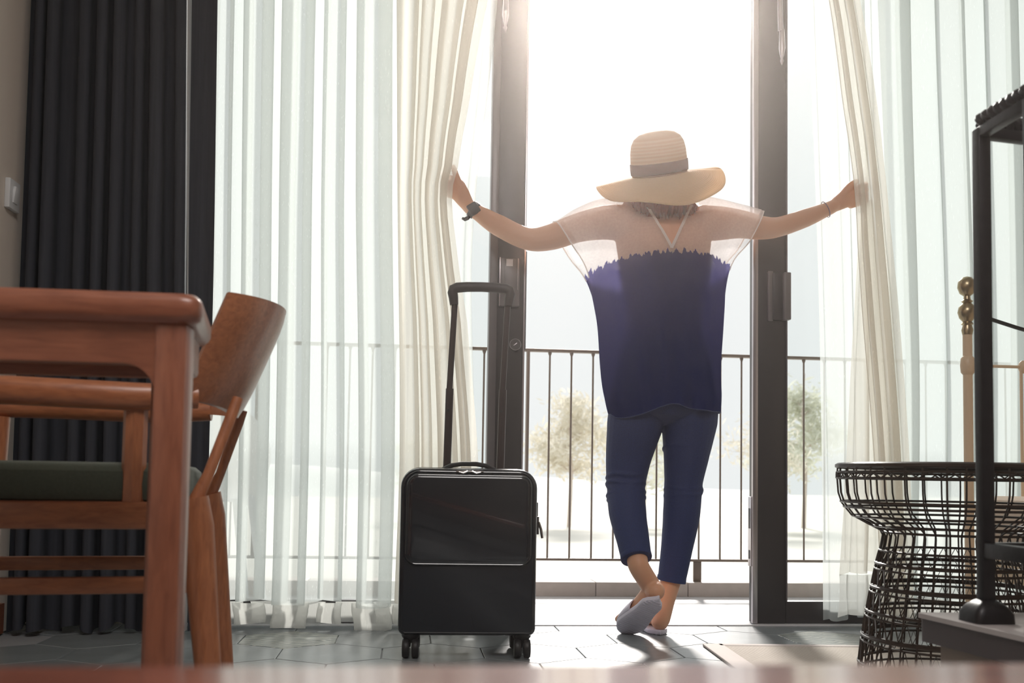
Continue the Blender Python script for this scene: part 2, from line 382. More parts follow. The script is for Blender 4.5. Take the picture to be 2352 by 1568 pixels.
MB().tube([(.361+.019*cos(a*pi/16), YD-.035, .945+.019*sin(a*pi/16)) for a in range(32)], .0008, 6, closed=True).build('lock_ring', 'steel', lk)
MB().box((.361, YD-.036, .945), (.016, .003, .004), .001, rot=(0, radians(-40), 0)).build('thumb_turn', 'steel', lk)
dr = door('door_2', 1.202, 2.35, YD, .117, .07)
MB().bx(1.198, 1.2165, YD-.026, YD-.012, .005, 2.45, .002).build('edge_lip', 'steel', dr)
MB().bx(1.318, 1.3225, YD-.028, YD+.02, .08, 2.45, .001).build('glazing_bead', 'alu2', dr)
h_ = MB().bx(1.250, 1.268, YD-.034, YD-.02, 1.055, 1.232, .002).build('handle_plate', 'plasticgrey', dr)
MB().bx(1.266, 1.302, YD-.040, YD-.02, 1.058, 1.226, .003).build('pull_recess', 'alu', h_)
MB().bx(1.300, 1.326, YD-.055, YD-.018, 1.058, 1.226, .004).build('pull_lip', 'plasticgrey', h_)
st = MB().bx(1.194, 1.200, YD-.02, YD+.01, .20, .44, .001).build('strike_plate', 'steel', dr)
MB().bx(1.1925, 1.1945, YD-.014, YD+.004, .33, .40, .001).build('bolt_slot', 'alu', st)
MB().bx(1.1925, 1.1945, YD-.012, YD+.002, .225, .255, .001).build('screw', 'alu', st)
struct(MB().bx(-.78, 2.4, YD-.05, YD+.07, -.005, .004, .002).build('trim_1', 'balc'))
dd = door('door_3', 2.30, 3.3, YD+.05, .07, .07)

# ------------------------------------------------------------------ balcony
YE = 4.22
struct(MB().bx(XL-.8, XR+.6, YD+.06, YE+.14, -.14, -.002).build('balcony_floor', 'balc'))
cb = MB().bx(XL-.8, XR+.6, YE-.002, YE+.13, -.14, .050).build('balcony_curb', 'grout'); struct(cb)
ct = None
for k in range(13):
    x = -1.79 + k*.40
    if ct is None: ct = MB().box((0, 0, 0), (.397, .142, .06), .002).build('curb_tile', 'curb', cb, world=False); o = ct
    else: o = ct.copy(); COL.objects.link(o)
    o.location = (x, YE+.058, .028)
rl = thing('balcony_railing', 'thin brown metal balcony railing with upright bars beyond the glass doors', 'railing', (.8, YE+.07, .058))
yr = YE + .03
MB().bx(-2.0, 3.6, yr-.018, yr+.018, 1.036, 1.048, .002).build('top_rail', 'railing', rl)
MB().bx(-2.0, 3.6, yr-.016, yr+.016, .145, .156, .002).build('bottom_rail', 'railing', rl)
bal = None
for k in range(-27, 34):
    x = .512 + k*.0945
    if x > 3.55 or x < -1.98 or k % 12 == 0: continue
    if bal is None: bal = MB().tube([(0, 0, .15), (0, 0, 1.02), (0, 0, 1.03), (0, 0, 1.04)], [.0042, .0042, .008, .009], 8).build('baluster', 'railing', rl, world=False); o = bal
    else: o = bal.copy(); COL.objects.link(o)
    o.location = (x-.8, yr-(YE+.07), -.058)
for k in range(-2, 4):
    x = .512 + k*1.134
    if -1.98 < x < 3.55:
        MB().bx(x-.006, x+.006, yr-.02, yr+.02, .15, 1.04, .002).build('flat_post', 'railing', rl)
for x in (-1.3, 1.262-1.134, 1.262, 2.5):
    MB().bx(x-.017, x+.017, yr-.006, yr+.006, .058, .148, .001).build('foot', 'railing', rl)

# garden chair on the balcony, seen through the sheer
gc = thing('garden_chair', 'white moulded garden chair on the balcony behind the sheer curtain', 'chair', (-.78, 3.86, 0))
mb = MB()
def seatfn(u, v): a = (u-.5)*2; b = (v-.5)*2; return (-.78+a*.21*(1-.1*b*b), 3.86+b*.2, .40+.012*a*a-.01*b)
MB().grid(seatfn, 10, 10).build('seat', 'whiteplastic', gc, smooth=180)
def shellfn(u, v):
    a = (u-.5)*2*1.9; return (-.78+(.24+.03*v)*sin(a), 3.86-(.22+.03*v)*cos(a)*-1, .38+v*(.14+.26*max(0, cos(a))**1.0))
sh = MB().grid(shellfn, 28, 8).build('backrest', 'whiteplastic', gc, smooth=180)
for sx in (-1, 1):
    for sy in (-1, 1):
        MB().tube([(-.78+sx*.18, 3.86+sy*.17, .40), (-.78+sx*.23, 3.86+sy*.21, .0)], [.018, .013], 8).build('leg', 'whiteplastic', gc)

# ------------------------------------------------------------------ garden and trees outside
struct(MB().bx(-90, 110, YE+.16, 160, -1.9, -1.5).build('garden_ground', 'sand'))
def hillfn(u, v):
    x = -70 + 110*u; return (x, 95 + 25*v, -1.6 + sin(v*pi)*(2.0*math.exp(-((x+14)/16)**2) + 1.0*math.exp(-((x-14)/12)**2) + 1.2))
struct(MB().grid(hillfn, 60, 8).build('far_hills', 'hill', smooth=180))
def tree(x, y, h, rad, leaf, label, nleaf=1500, zc=.62):
    t = thing('garden_tree', label, 'tree', (x, y, -1.5), 0, 'trees in the garden')
    rng = random.Random(int(x*37+y*11)); mb = MB()
    mb.tube([(x, y, -1.55), (x+.08*h/6, y, -1.5+h*.35), (x-.05, y, -1.5+h*.7), (x+.05, y, -1.5+h*.93)], [.035*h/2.4, .026*h/2.4, .015*h/2.4, .004*h], 8)
    tips = []
    for k in range(13):
        a = rng.uniform(0, 2*pi); z0 = h*rng.uniform(.3, .8); ln = rad*rng.uniform(.6, 1.0)*(1.15-z0/h*.6)
        p1 = Vector((x+cos(a)*ln*.5, y+sin(a)*ln*.5, -1.5+z0+ln*.25)); p2 = Vector((x+cos(a)*ln, y+sin(a)*ln, -1.5+z0+ln*rng.uniform(.1, .45)))
        mb.tube([(x, y, -1.5+z0), p1, p2], [.02*h/4, .012*h/4, .004*h/4], 5); tips += [p1, p2, (p1+p2)/2]
    mb.build('trunk', 'bark', t)
    lf = MB()
    for k in range(nleaf):
        c = rng.choice(tips) + Vector((rng.gauss(0, 1), rng.gauss(0, 1), rng.gauss(0, .7)))*rad*.20
        d = Vector((rng.gauss(0, 1), rng.gauss(0, 1), rng.gauss(-.4, .8))).normalized(); e = d.orthogonal().normalized()
        L_ = h*.030*rng.uniform(.6, 1.4); W_ = L_*.28
        lf.add([c-d*L_, c+e*W_, c+d*L_, c-e*W_], [(0, 1, 2, 3)])
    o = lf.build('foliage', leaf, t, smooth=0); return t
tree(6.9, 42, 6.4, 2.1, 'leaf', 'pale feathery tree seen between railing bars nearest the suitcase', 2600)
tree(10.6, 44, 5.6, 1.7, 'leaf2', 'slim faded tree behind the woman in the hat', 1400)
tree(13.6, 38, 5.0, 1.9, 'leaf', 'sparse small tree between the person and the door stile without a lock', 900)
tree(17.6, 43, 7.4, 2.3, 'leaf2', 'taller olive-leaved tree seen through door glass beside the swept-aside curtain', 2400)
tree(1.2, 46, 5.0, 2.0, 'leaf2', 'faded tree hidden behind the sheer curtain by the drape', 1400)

# ------------------------------------------------------------------ curtains
def fold_cloth(name, xl, xr, y0, zt, zb, n, amp, ov, mat, parent, seed, nu=None, nv=26, ph=0, flare=.3, ybias=None, hemline=None):
    """pleated cloth hanging from zt to zb; xl and xr give its two edges by height"""
    rng = random.Random(seed); ks = [(rng.uniform(.5, 3.2), rng.uniform(0, 6.28), rng.uniform(.25, .8)) for _ in range(4)]
    nu = nu or int(n*22)
    def fn(u, v):
        z = zt + (zb-zt)*v
        p = 2*pi*n*u + ph + sum(a*sin(f_*2*pi*u+q) for f_, q, a in ks) + .25*sin(3*v+u*9)
        a_ = interp(xl, z); b_ = interp(xr, z); s_ = a_ + (b_-a_)*u; wv = (b_-a_)/n
        loc = .75 + .25*sin(p*.37+seed)
        x = s_ + ov*wv*sin(2*p)*loc*(1-flare*v*.4)
        y = y0 + amp*(.7+.3*v*flare/.3)*loc*cos(p) + (ybias(u, z) if ybias else 0)
        zz = z + (.010*sin(p*.5+seed) + .006*sin(p*1.3) if v == 1 else 0)
        return (x, y, zz)
    return MB().grid(fn, nu, nv).build(name, mat, parent, smooth=180)

# left charcoal drape
dk = thing('blackout_curtain', 'heavy charcoal pleated drape hanging beside the beige wall', 'curtain', (-.95, 3.2, 0))
fold_cloth('drape_panel', [(0, -1.19), (1.1, -1.195), (2.6, -1.20)], [(0, -.665), (1.1, -.695), (2.6, -.73)], 3.20, 2.7, .015, 8, .055, .20, 'drape', dk, 5, nv=10)
MB().grid(lambda u, v: (interp([(0, -.66), (1.1, -.688), (2.0, -.716), (2.7, -.73)], 2.7-2.69*v) + .012*u*(1-.75*v), 3.165+.03*u, 2.7-2.69*v), 2, 12).build('lining_fold', 'lining', dk, smooth=180)
def edgefn(u, v):
    z = 2.7-2.69*v; a = interp([(0, -.650), (1.1, -.684), (2.0, -.704), (2.7, -.72)], z); b = interp([(0, -.605), (1.1, -.612), (2.0, -.628), (2.7, -.64)], z)
    return (a+(b-a)*u, 3.17+.022*sin(u*pi*1.2)+.03*u, z)
MB().grid(edgefn, 12, 12).build('leading_edge', 'drape', dk, smooth=180)

# left sheer
sl = thing('sheer_curtain', 'white sheer curtain beside the charcoal drape, its edge gathered in a hand', 'curtain', (-.2, 3.27, 0))
LX = [(0, -.66), (2.7, -.69)]; LM = [(0, -.02), (.6, -.02), (1.4, -.045), (2.7, -.06)]
fold_cloth('voile_panel', LX, LM, 3.28, 2.7, .085, 5, .050, .34, 'sheer', sl, 3, ph=.6)
fold_cloth('hem', LX, LM, 3.28, .085, .012, 5, .050, .34, 'sheerhem', sl, 3, nv=6, ph=.6, flare=0)
GE = [(0, .235), (.55, .223), (1.0, .180), (1.26, .140), (1.42, .124), (1.50, .140), (1.7, .170), (2.1, .230), (2.7, .32)]
GB = [(0, -.03), (.6, -.02), (1.46, -.045), (2.7, -.07)]
fold_cloth('gathered_edge', GB, GE, 3.235, 2.7, .085, 4, .028, .32, 'sheerwarm', sl, 8, nv=46, flare=.1)
fold_cloth('hem', GB, GE, 3.235, .085, .02, 4, .028, .32, 'sheerhem', sl, 8, nv=4, flare=0)
BE = [(0, .235), (.6, .225), (1.3, .205), (2.0, .268), (2.7, .31)]
fold_cloth('back_layer', [(0, .0), (2.7, .0)], BE, 3.325, 2.7, .03, 2.2, .014, .06, 'sheer', sl, 21, nv=20)

# right sheer
sr = thing('sheer_curtain', 'white sheer curtain swept aside behind the woven side table', 'curtain', (1.9, 3.27, 0))
RX0 = [(0, 1.64), (.6, 1.665), (1.1, 1.668), (2.2, 1.645), (2.7, 1.64)]; RX1 = [(0, 2.75), (2.7, 2.75)]
fold_cloth('voile_panel', RX0, RX1, 3.30, 2.7, .10, 5.5, .046, .24, 'sheerdense', sr, 13, ph=2.2)
fold_cloth('hem', RX0, RX1, 3.30, .10, .03, 5.5, .046, .24, 'sheerhem', sr, 13, nv=4, ph=2.2, flare=0)
fold_cloth('back_layer', [(0, 1.44), (1.1, 1.424), (2.2, 1.388), (2.7, 1.36)], [(0, 1.70), (2.7, 1.66)], 3.335, 2.7, .03, 2.6, .012, .12, 'sheer', sr, 4, nv=20)
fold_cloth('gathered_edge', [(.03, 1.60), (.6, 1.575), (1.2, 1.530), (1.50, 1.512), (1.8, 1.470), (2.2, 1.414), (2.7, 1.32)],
           [(.03, 1.70), (.57, 1.688), (1.1, 1.652), (1.52, 1.612), (1.8, 1.578), (2.2, 1.513), (2.7, 1.43)], 3.235, 2.7, .04, 2.6, .020, .30, 'sheerwarm', sr, 17, nv=46)
FL = [(0, 1.455), (.4, 1.478), (.9, 1.505), (1.35, 1.535), (1.46, 1.545)]; FR = [(0, 1.69), (.5, 1.67), (1.0, 1.63), (1.46, 1.58)]
fold_cloth('falling_flap', FL, FR, 3.262, 1.47, .185, 1.6, .014, .12, 'sheerwarm', sr, 31, nv=24)
fold_cloth('hem', FL, FR, 3.262, .185, .045, 1.6, .014, .12, 'sheerhem', sr, 31, nv=5, flare=0)

# curtain wands
for x, z, lab in ((.300, 1.985, 'curtain wand hanging before the door stile with the round lock'), (1.262, 1.93, 'curtain wand hanging before the door stile without a lock')):
    wd = thing('curtain_wand', lab, 'curtain wand', (x, 3.27, z))
    MB().tube([(x-.012, 3.27, 2.72), (x-.006, 3.27, z+.16), (x-.004, 3.27, z+.12)], [.009, .009, .010], 12).build('rod', 'wand' if 'wand' in M else 'steel', wd)
    MB().lathe([(.001, 0), (.005, .010), (.0065, .016), (.0045, .024), (.0085, .04), (.0115, .06), (.010, .10), (.009, .125), (.001, .126)], 16, (x, 3.27, z)).build('grip', 'steel', wd)

# light switch on the left wall
sw = thing('light_switch', 'small white rocker light switch on the beige wall by the drape', 'light switch', (XL, 3.13, 1.32))
MB().bx(XL, XL+.016, 3.09, 3.17, 1.275, 1.365, .003).build('plate', 'whiteplastic', sw)
MB().box((XL+.018, 3.13, 1.32), (.008, .035, .05), .002, rot=(0, radians(6), 0)).build('rocker', 'whiteplastic', sw)

# ------------------------------------------------------------------ desk
tb = thing('wooden_desk', 'reddish brown wooden desk with rounded corner in front of the armchair', 'desk', (-.7, 1.45, 0))
def rounded(poly, rads, n=6):
    out = []
    for i, p in enumerate(poly):
        p = Vector(p); a = Vector(poly[i-1]); b = Vector(poly[(i+1) % len(poly)]); r = rads[i]
        if r == 0: out.append(tuple(p)); continue
        da = (a-p).normalized(); db = (b-p).normalized()
        for k in range(n+1):
            t = k/n; q = p + da*r*(1-t)**2 + db*r*t**2; out.append(tuple(q))
    return out
poly = rounded([(-1.19, 1.325), (-.268, 1.325), (-.306, 1.60), (-1.19, 1.60)], [0, .03, .04, 0])
def slab(poly, z0, z1, r):
    cx = sum(p[0] for p in poly)/len(poly); cy = sum(p[1] for p in poly)/len(poly); mb = MB(); rs = []
    for t, ins in ((0, r), (.15, r*.3), (.3, 0), (.7, 0), (.85, r*.3), (1, r)):
        q = []
        for x, y in poly:
            d = Vector((x-cx, y-cy)); d = d*(1-ins/max(d.length, .01)); q.append((cx+d.x, cy+d.y, z0+(z1-z0)*t))
        rs.append(q)
    return mb.rings(rs)
slab(poly, .685, .724, .012).build('tabletop', 'tablewood', tb)
# front apron with a curved gusset into the leg
def apron(y0, y1):
    prof = [(-1.17, .690), (-.283, .690), (-.283, .640), (-.330, .600)]
    prof = [(-1.17, .692), (-.292, .692), (-.292, .560), (-.327, .560)]
    for k in range(9):
        a = pi/2*k/8; prof.append((-.327-.042*(1-cos(a)), .590+.042*sin(a)))
    prof.append((-1.17, .633))
    mb = MB(); n = len(prof)
    return mb.rings([[(x, y0, z) for x, z in prof], [(x, y1, z) for x, z in prof]])
apron(1.340, 1.375).build('apron', 'tablewood', tb)
MB().bx(-1.17, -.345, 1.54, 1.565, .633, .692, .003).build('apron', 'tablewood', tb)
def sideap(u, v): return (-.287-.02*u, 1.37+.19*u, .692-.055*v - .02*sin(u*pi)*v)
MB().box((-.316, 1.46, .662), (.024, .19, .058), .008, rot=(0, 0, radians(7))).build('side_apron', 'tablewood', tb)
MB().box((-.3085, 1.361, .344), (.043, .050, .688), .008).build('leg', 'tablewoodv', tb)
MB().box((-.362, 1.555, .343), (.040, .040, .686), .008).build('leg', 'tablewoodv', tb)
MB().box((-1.14, 1.360, .343), (.046, .046, .686), .009).build('leg', 'tablewoodv', tb)
MB().box((-1.14, 1.555, .343), (.040, .040, .686), .008).build('leg', 'tablewoodv', tb)

# ------------------------------------------------------------------ armchair (local frame: faces -x, near side -y)
ch = thing('wooden_armchair', 'teak armchair with curved back and olive cushion behind the desk', 'chair', (-.585, 1.95, 0), radians(7.5))
W_ = .215
for s in (-1, 1):
    MB().tube([(.195, s*(W_+.003), .445), (.207, s*(W_+.006), .40), (.25, s*(W_+.014), 0)], [.030, .028, .018], 12, flat=.8).build('leg', 'chairwoodv', ch, world=False)
    MB().tube([(-.215, s*W_, .60), (-.225, s*W_, .42), (-.245, s*(W_+.01), 0)], [.022, .026, .017], 12, flat=.9).build('leg', 'chairwoodv', ch, world=False)
    MB().tube([(.195, s*(W_+.004), .425), (.222, s*(W_-.01), .49), (.258, s*(W_-.035), .60), (.266, s*(W_-.04), .625)], [.014, .0095, .010, .009], 10, flat=.8).build('back_post', 'chairwoodv', ch, world=False)
    MB().tube([(.10, s*(W_-.012), .43), (.10, s*(W_-.012), .61)], .02, 8).build('arm_post', 'chairwoodv', ch, world=False)
    MB().tube([(-.235, s*W_, .618), (-.1, s*(W_+.006), .622), (.1, s*(W_+.004), .618), (.20, s*(W_-.012), .622)], [.020, .024, .024, .02], 12, flat=.75).build('armrest', 'chairwood', ch, world=False)
    MB().box((-.015, s*W_, .418), (.42, .026, .046), .005).build('seat_rail', 'chairwood', ch, world=False)
    MB().box((-.005, s*(W_+.004), .302), (.44, .018, .028), .004).build('stretcher', 'chairwood', ch, world=False)
for x in (-.215, .19): MB().box((x, 0, .418), (.026, .43, .046), .005).build('seat_rail', 'chairwood', ch, world=False)
mb = MB(); rs = []
for z, ins in ((.436, .02), (.444, .004), (.47, 0), (.492, .004), (.502, .018), (.507, .05)):
    rs.append([(x*(1-ins*4) - .01, y*(1-ins*4), z) for x, y in rounded([(-.21, -.215), (.20, -.215), (.20, .215), (-.21, .215)], [.05]*4, 6)])
mb.rings(rs).build('cushion', 'cushion', ch, world=False)
def board(u, v, o):
    a = (u-.5)*2*1.22; t = v
    rx = .12+.02*t; ry = .222
    x = .128 + .066*t + (rx+o)*cos(a); y = (ry+o)*sin(a)*1.02
    z = .598 + .212*t - .006*t*abs(sin(a)) + .02*(1-t)*abs(sin(a))
    return (x, y, z)
mb = MB(); n, mv = 30, 10
vs = []
for o in (0, .020):
    for j in range(mv+1):
        for i in range(n+1): vs.append(board(i/n, j/mv, o*(1-.35*abs(2*j/mv-1)**4)))
K = (n+1)*(mv+1); fs = []
for j in range(mv):
    for i in range(n):
        q = (j*(n+1)+i, j*(n+1)+i+1, (j+1)*(n+1)+i+1, (j+1)*(n+1)+i); fs.append(q[::-1]); fs.append(tuple(k+K for k in q))
for i in range(n):
    fs.append((i, i+1, i+1+K, i+K)); b_ = mv*(n+1); fs.append((b_+i+K, b_+i+1+K, b_+i+1, b_+i))
for j in range(mv):
    a_ = j*(n+1); fs.append((a_+K, a_+n+1+K, a_+n+1, a_)); a_ += n; fs.append((a_, a_+n+1, a_+n+1+K, a_+K))
mb.add(vs, fs).build('backrest', 'chairwood', ch, world=False, smooth=50)

# ------------------------------------------------------------------ suitcase (local frame, front faces -y)
sc = thing('suitcase', 'black hard-shell cabin suitcase with pulled-out handle standing on the tiles', 'suitcase', (.178, 2.85, 0), radians(-2))
def rrect(w, z0, z1, rt, rb, ins=0, n=7):
    x = w/2-ins; a = z0+ins; b = z1-ins; rt = max(.004, rt-ins); rb = max(.004, rb-ins); pts = []
    for cx, cz, r, s0 in ((x-rt, b-rt, rt, 0), (-x+rt, b-rt, rt, pi/2), (-x+rb, a+rb, rb, pi), (x-rb, a+rb, rb, 3*pi/2)):
        for k in range(n+1): t = s0+pi/2*k/n; pts.append((cx+r*cos(t), cz+r*sin(t)))
    return pts
def caseloft(slices, w, z0, z1, rt, rb): return MB().rings([[(x, y, z) for x, z in rrect(w, z0, z1, rt, rb, ins)] for y, ins in slices])
Wc = .374
caseloft([(-.112, .012), (-.1105, .006), (-.106, .002), (-.098, 0), (-.035, -.002)], Wc, .062, .515, .052, .02).build('front_shell', 'case', sc, world=False)
caseloft([(-.037, .004), (-.015, .004)], Wc, .062, .515, .052, .02).build('zip_band', 'rubber', sc, world=False)
caseloft([(-.017, -.003), (.095, -.003), (.105, .002), (.110, .012)], Wc, .062, .515, .052, .02).build('rear_shell', 'case', sc, world=False)
pk = MB().rings([[(x, y, z) for x, z in rrect(.342, .252, .500, .032, .03, i_)] for y, i_ in ((-.108, -.006), (-.113, -.002), (-.122, .003), (-.1255, .009), (-.1265, .016))]).build('front_pocket', 'casegloss', sc, world=False)
MB().tube([(x, -.1225, z) for x, z in rrect(.342, .252, .500, .032, .03, .004)], .0020, 8, closed=True).build('piping', 'casegloss', pk, world=False)
MB().tube([(x, -.1115, z) for x, z in rrect(.372, .062, .515, .052, .02, .009)], .0022, 8, closed=True).build('shell_bead', 'casegloss', sc, world=False)
zp = MB().box((.0, -.115, .507), (.075, .004, .004), .001).build('zip_puller', 'zip', sc, world=False)
for s in (-1, 1): MB().tube([(s*.006, -.117, .508), (s*.018, -.119, .503), (s*.030, -.118, .506)], [.004, .003, .002], 8).build('zip_tab', 'zip', zp, world=False)
MB().tube([(-.075, -.03, .512), (-.05, -.03, .524), (-.02, -.03, .529), (.02, -.03, .529), (.05, -.03, .524), (.075, -.03, .512)], .0065, 10, flat=1.6).build('carry_handle', 'rubber', sc, world=False)
MB().box((Wc/2+.004, -.025, .395), (.010, .030, .06), .003).build('side_handle', 'rubber', sc, world=False)
l_ = MB().box((Wc/2+.007, -.045, .36), (.008, .02, .05), .002).build('lock', 'casegrip', sc, world=False)
MB().tube([(Wc/2+.010, -.055, .37), (Wc/2+.016, -.057, .35), (Wc/2+.020, -.058, .325)], [.003, .004, .0035], 8).build('zip_tab', 'zip', l_, world=False)
tl_ = MB().tube([(0, 0, 0), (0, 0, 0.001)], .001, 4)
for s in (-1, 1):
    x = .016 + s*.078
    MB().tube([(x, .075, .50), (x+.004, .075, .75)], .0115, 12, flat=.8).build('outer_rod', 'caserod', sc, world=False)
    MB().tube([(x+.003, .075, .74), (x+.014, .075, 1.0)], .0090, 12, flat=.8).build('inner_rod', 'caserod', sc, world=False)
    MB().tube([(x, .063, .685), (x, .060, .685)], .004, 8).build('lock_pin', 'rubber', sc, world=False)
gp = [(-.068, .99), (-.070, 1.010), (-.073, 1.026), (-.071, 1.036), (-.060, 1.041), (-.03, 1.044), (.012, 1.045), (.054, 1.044), (.084, 1.041), (.095, 1.036), (.097, 1.026), (.094, 1.010), (.092, .99)]
MB().tube([(x+.018, .075, z+.008) for x, z in gp], [.0125, .0140, .0150, .0155, .0155, .0150, .0145, .0150, .0155, .0155, .0150, .0140, .0125], 14).build('grip', 'casegrip', sc, world=False)
for sx in (-1, 1):
    for sy in (-1, 1):
        cx, cy = sx*.152, sy*.082
        wa = MB().lathe([(.026, .066), (.024, .056), (.016, .046), (.010, .040)], 14, (cx, cy, 0), cap=True).build('caster', 'rubber', sc, world=False)
        for k in (-1, 1):
            y = cy - .012; x = cx + k*.013 - sx*0
            wl = MB().rings([[(x+k*dx, y+r*cos(2*pi*q/20), .0265+r*sin(2*pi*q/20)) for q in range(20)] for dx, r in ((-.010, .016), (-.009, .0235), (-.005, .0262), (.005, .0262), (.009, .0235), (.010, .014))]).build('wheel', 'rubber', wa, world=False)

# ------------------------------------------------------------------ woven rattan side table
rt = thing('rattan_table', 'dark open-weave rattan side table with hourglass body by the curtain', 'side table', (1.352, 2.36, .008))
prof = [(0, .228), (.06, .222), (.16, .207), (.30, .180), (.355, .166), (.368, .172), (.385, .205), (.405, .242), (.435, .265), (.46, .273), (.50, .276), (.533, .274)]
def rad_at(z): return interp(prof, z)
zs = [.0, .05, .1, .16, .22, .28, .33, .355, .368, .385, .405, .435, .46, .50, .525]
rib = None; NR = 38
for k in range(NR):
    if rib is None: rib = MB().tube([(rad_at(z), 0, z) for z in zs], .0023, 5).build('rib', 'rattan', rt, world=False); o = rib
    else: o = rib.copy(); COL.objects.link(o)
    o.rotation_euler = (0, 0, 2*pi*k/NR + .012*sin(k*3.1))
def ring(z, r, mat='rattan', name='hoop', tilt=0): return MB().tube([(rad_at(z)*cos(2*pi*k/56), rad_at(z)*sin(2*pi*k/56), z) for k in range(56)], r, 6, closed=True).build(name, mat, rt, world=False)
for z in (.018, .094, .112, .155, .215, .232, .272, .318, .365, .380, .402, .425, .438, .497, .512): ring(z, .0030)
for z in (.040, .107, .168, .228, .286): ring(z, .0046)
ring(.528, .007, name='rim')
MB().lathe([(.001, .529), (.268, .529), (.270, .532), (.268, .535), (.001, .535)], 56).build('tabletop', 'rattan', rt, world=False)
for z0, z1 in ((.04, .094), (.112, .155), (.172, .215), (.232, .272), (.497, .512), (.288, .318)):   # zigzag canes between hoops
    pts = []
    for k in range(NR*2):
        a = 2*pi*(k+.5)/(NR*2); z = z0 if k % 2 else z1; pts.append((rad_at(z)*cos(a)*1.004, rad_at(z)*sin(a)*1.004, z))
    MB().tube(pts, .0022, 4, closed=True).build('zigzag_cane', 'rattan', rt, world=False)

# woven mat under it
fm = thing('floor_mat', 'beige woven floor mat with stitched border under the rattan table', 'mat', (1.75, 2.4, 0), radians(-4))
MB().box((0, 0, .004), (1.68, .90, .007), .002).build('weave', 'matweave', fm, world=False)
for sx in (-1, 1): MB().box((sx*.865, 0, .0045), (.06, .96, .0085), .003).build('border', 'matborder', fm, world=False)
for sy in (-1, 1): MB().box((0, sy*.465, .0045), (1.70, .035, .0085), .003).build('border', 'matborder', fm, world=False)

# ------------------------------------------------------------------ metal bed in the right corner
bd = thing('metal_bed', 'cream enamelled metal bed with brass finials behind the rattan table', 'bed', (2.3, 2.3, 0))
for x in (1.770, 2.85):
    p_ = MB().tube([(x, 3.0, 0), (x, 3.0, .98)], .0145, 14).build('post', 'cream', bd)
    MB().lathe([(.0145, -.03), (.021, -.022), (.023, 0), (.021, .022), (.0145, .03)], 18, (x, 3.0, .872)).build('collar', 'cream', p_)
    MB().lathe([(.015, .97), (.018, .985), (.014, 1.0), (.019, 1.004), (.014, 1.012), (.024, 1.024), (.029, 1.042), (.026, 1.058), (.013, 1.072), (.018, 1.078), (.011, 1.084), (.010, 1.094), (.022, 1.103), (.029, 1.122), (.027, 1.140), (.015, 1.154), (.001, 1.158)], 20, (x, 3.0, 0)).build('finial', 'brass', p_)
    MB().tube([(x, 1.0, 0), (x, 1.0, .62)], .0145, 14).build('post', 'cream', bd)
MB().tube([(1.77, 3.0, .872), (2.85, 3.0, .872)], .005, 8).build('cross_rail', 'cream', bd)
MB().tube([(1.77, 3.0, .42), (2.85, 3.0, .42)], .008, 8).build('cross_rail', 'cream', bd)
for k in range(1, 6):
    x = 1.77+k*.18
    MB().tube([(x, 3.0, .42), (x, 3.0, .87)], .005, 8).build('spindle', 'cream', bd)
    MB().ell((x+.008 if k == 1 else x, 3.0, .872), (.016, .016, .022), 12, 8).build('joint_ball', 'cream', bd)
MB().tube([(1.78, 3.0, 1.043)] + [(1.78+1.07*t/14, 3.0, 1.043-.10*sin(pi*t/14)) for t in range(1, 14)] + [(2.84, 3.0, 1.043)], .0065, 8).build('curved_rod', 'iron', bd)
MB().bx(1.79, 2.83, 1.03, 2.97, .20, .28, .01).build('bed_base', 'cream', bd)
MB().bx(1.78, 2.84, 1.02, 2.975, .28, .46, .04).build('mattress', 'linen', bd)

# ------------------------------------------------------------------ low bench and iron stand at the right
bn = thing('low_bench', 'low taupe bench with pale top carrying the black iron stand', 'bench', (1.35, 1.3, 0))
poly = [(1.005, .90), (1.85, .90), (1.85, 1.775), (.942, 1.775)]
poly2 = rounded([(1.03, .86), (1.70, .86), (1.70, 1.775), (.942, 1.775)], [.01]*4, 4)
MB().prism(poly2, .247, .2555).build('top', 'benchtop', bn)
ins = [(x+(.004 if x < 1.5 else -.004), y+(.004 if y < 1.5 else -.004)) for x, y in poly2]
MB().prism(ins, .205, .247).build('edge_board', 'benchedge', bn)
MB().prism([(1.06, .90), (1.66, .90), (1.66, 1.745), (.972, 1.745)], .0, .205).build('base', 'benchbox', bn)
ir = thing('iron_stand', 'black wrought-iron stand with rope-twist top bar on the low bench', 'stand', (1.06, 1.58, .2555))
P1 = (1.006, 1.655); P2 = (1.004, 1.505); P3 = (1.30, 1.70); P4 = (1.36, 1.55)
for px, py in (P1, P2, P3, P4):
    p_ = MB().box((px, py, .70), (.0235, .0235, .85), .003).build('post', 'iron', ir)
    rs = [[(px+s*a, py+s*b, z) for a, b in rounded([(-1, -1), (1, -1), (1, 1), (-1, 1)], [.4]*4, 4)] for z, s in ((.2555, .036), (.272, .035), (.284, .027), (.294, .014))] if (px, py) != P2 else [[(px+s*a, py+s*b, z) for a, b in ((-1, -1), (1, -1), (1, 1), (-1, 1))] for z, s in ((.2555, .016), (.27, .015), (.275, .012))]
    MB().rings(rs).build('foot', 'iron', p_)
def rope(a, b, z, r=.011, turns=9):
    a = Vector((*a, z)); b = Vector((*b, z)); d = (b-a); n = 80; u = Vector((0, 0, 1)); v = d.normalized().cross(u); out = []
    mb = MB()
    for s in range(2):
        mb.tube([a + d*(k/n) + (u*cos(2*pi*turns*k/n + pi*s) + v*sin(2*pi*turns*k/n + pi*s))*r*.55 for k in range(n+1)], r*.85, 8)
    return mb
def bar(a, b, z0, z1, th=.012):
    a = Vector(a); b = Vector(b); d = (b-a); L_ = d.length; c = (a+b)/2
    return MB().box((c.x, c.y, (z0+z1)/2), (L_, th, z1-z0), .002, rot=(0, 0, math.atan2(d.y, d.x)))
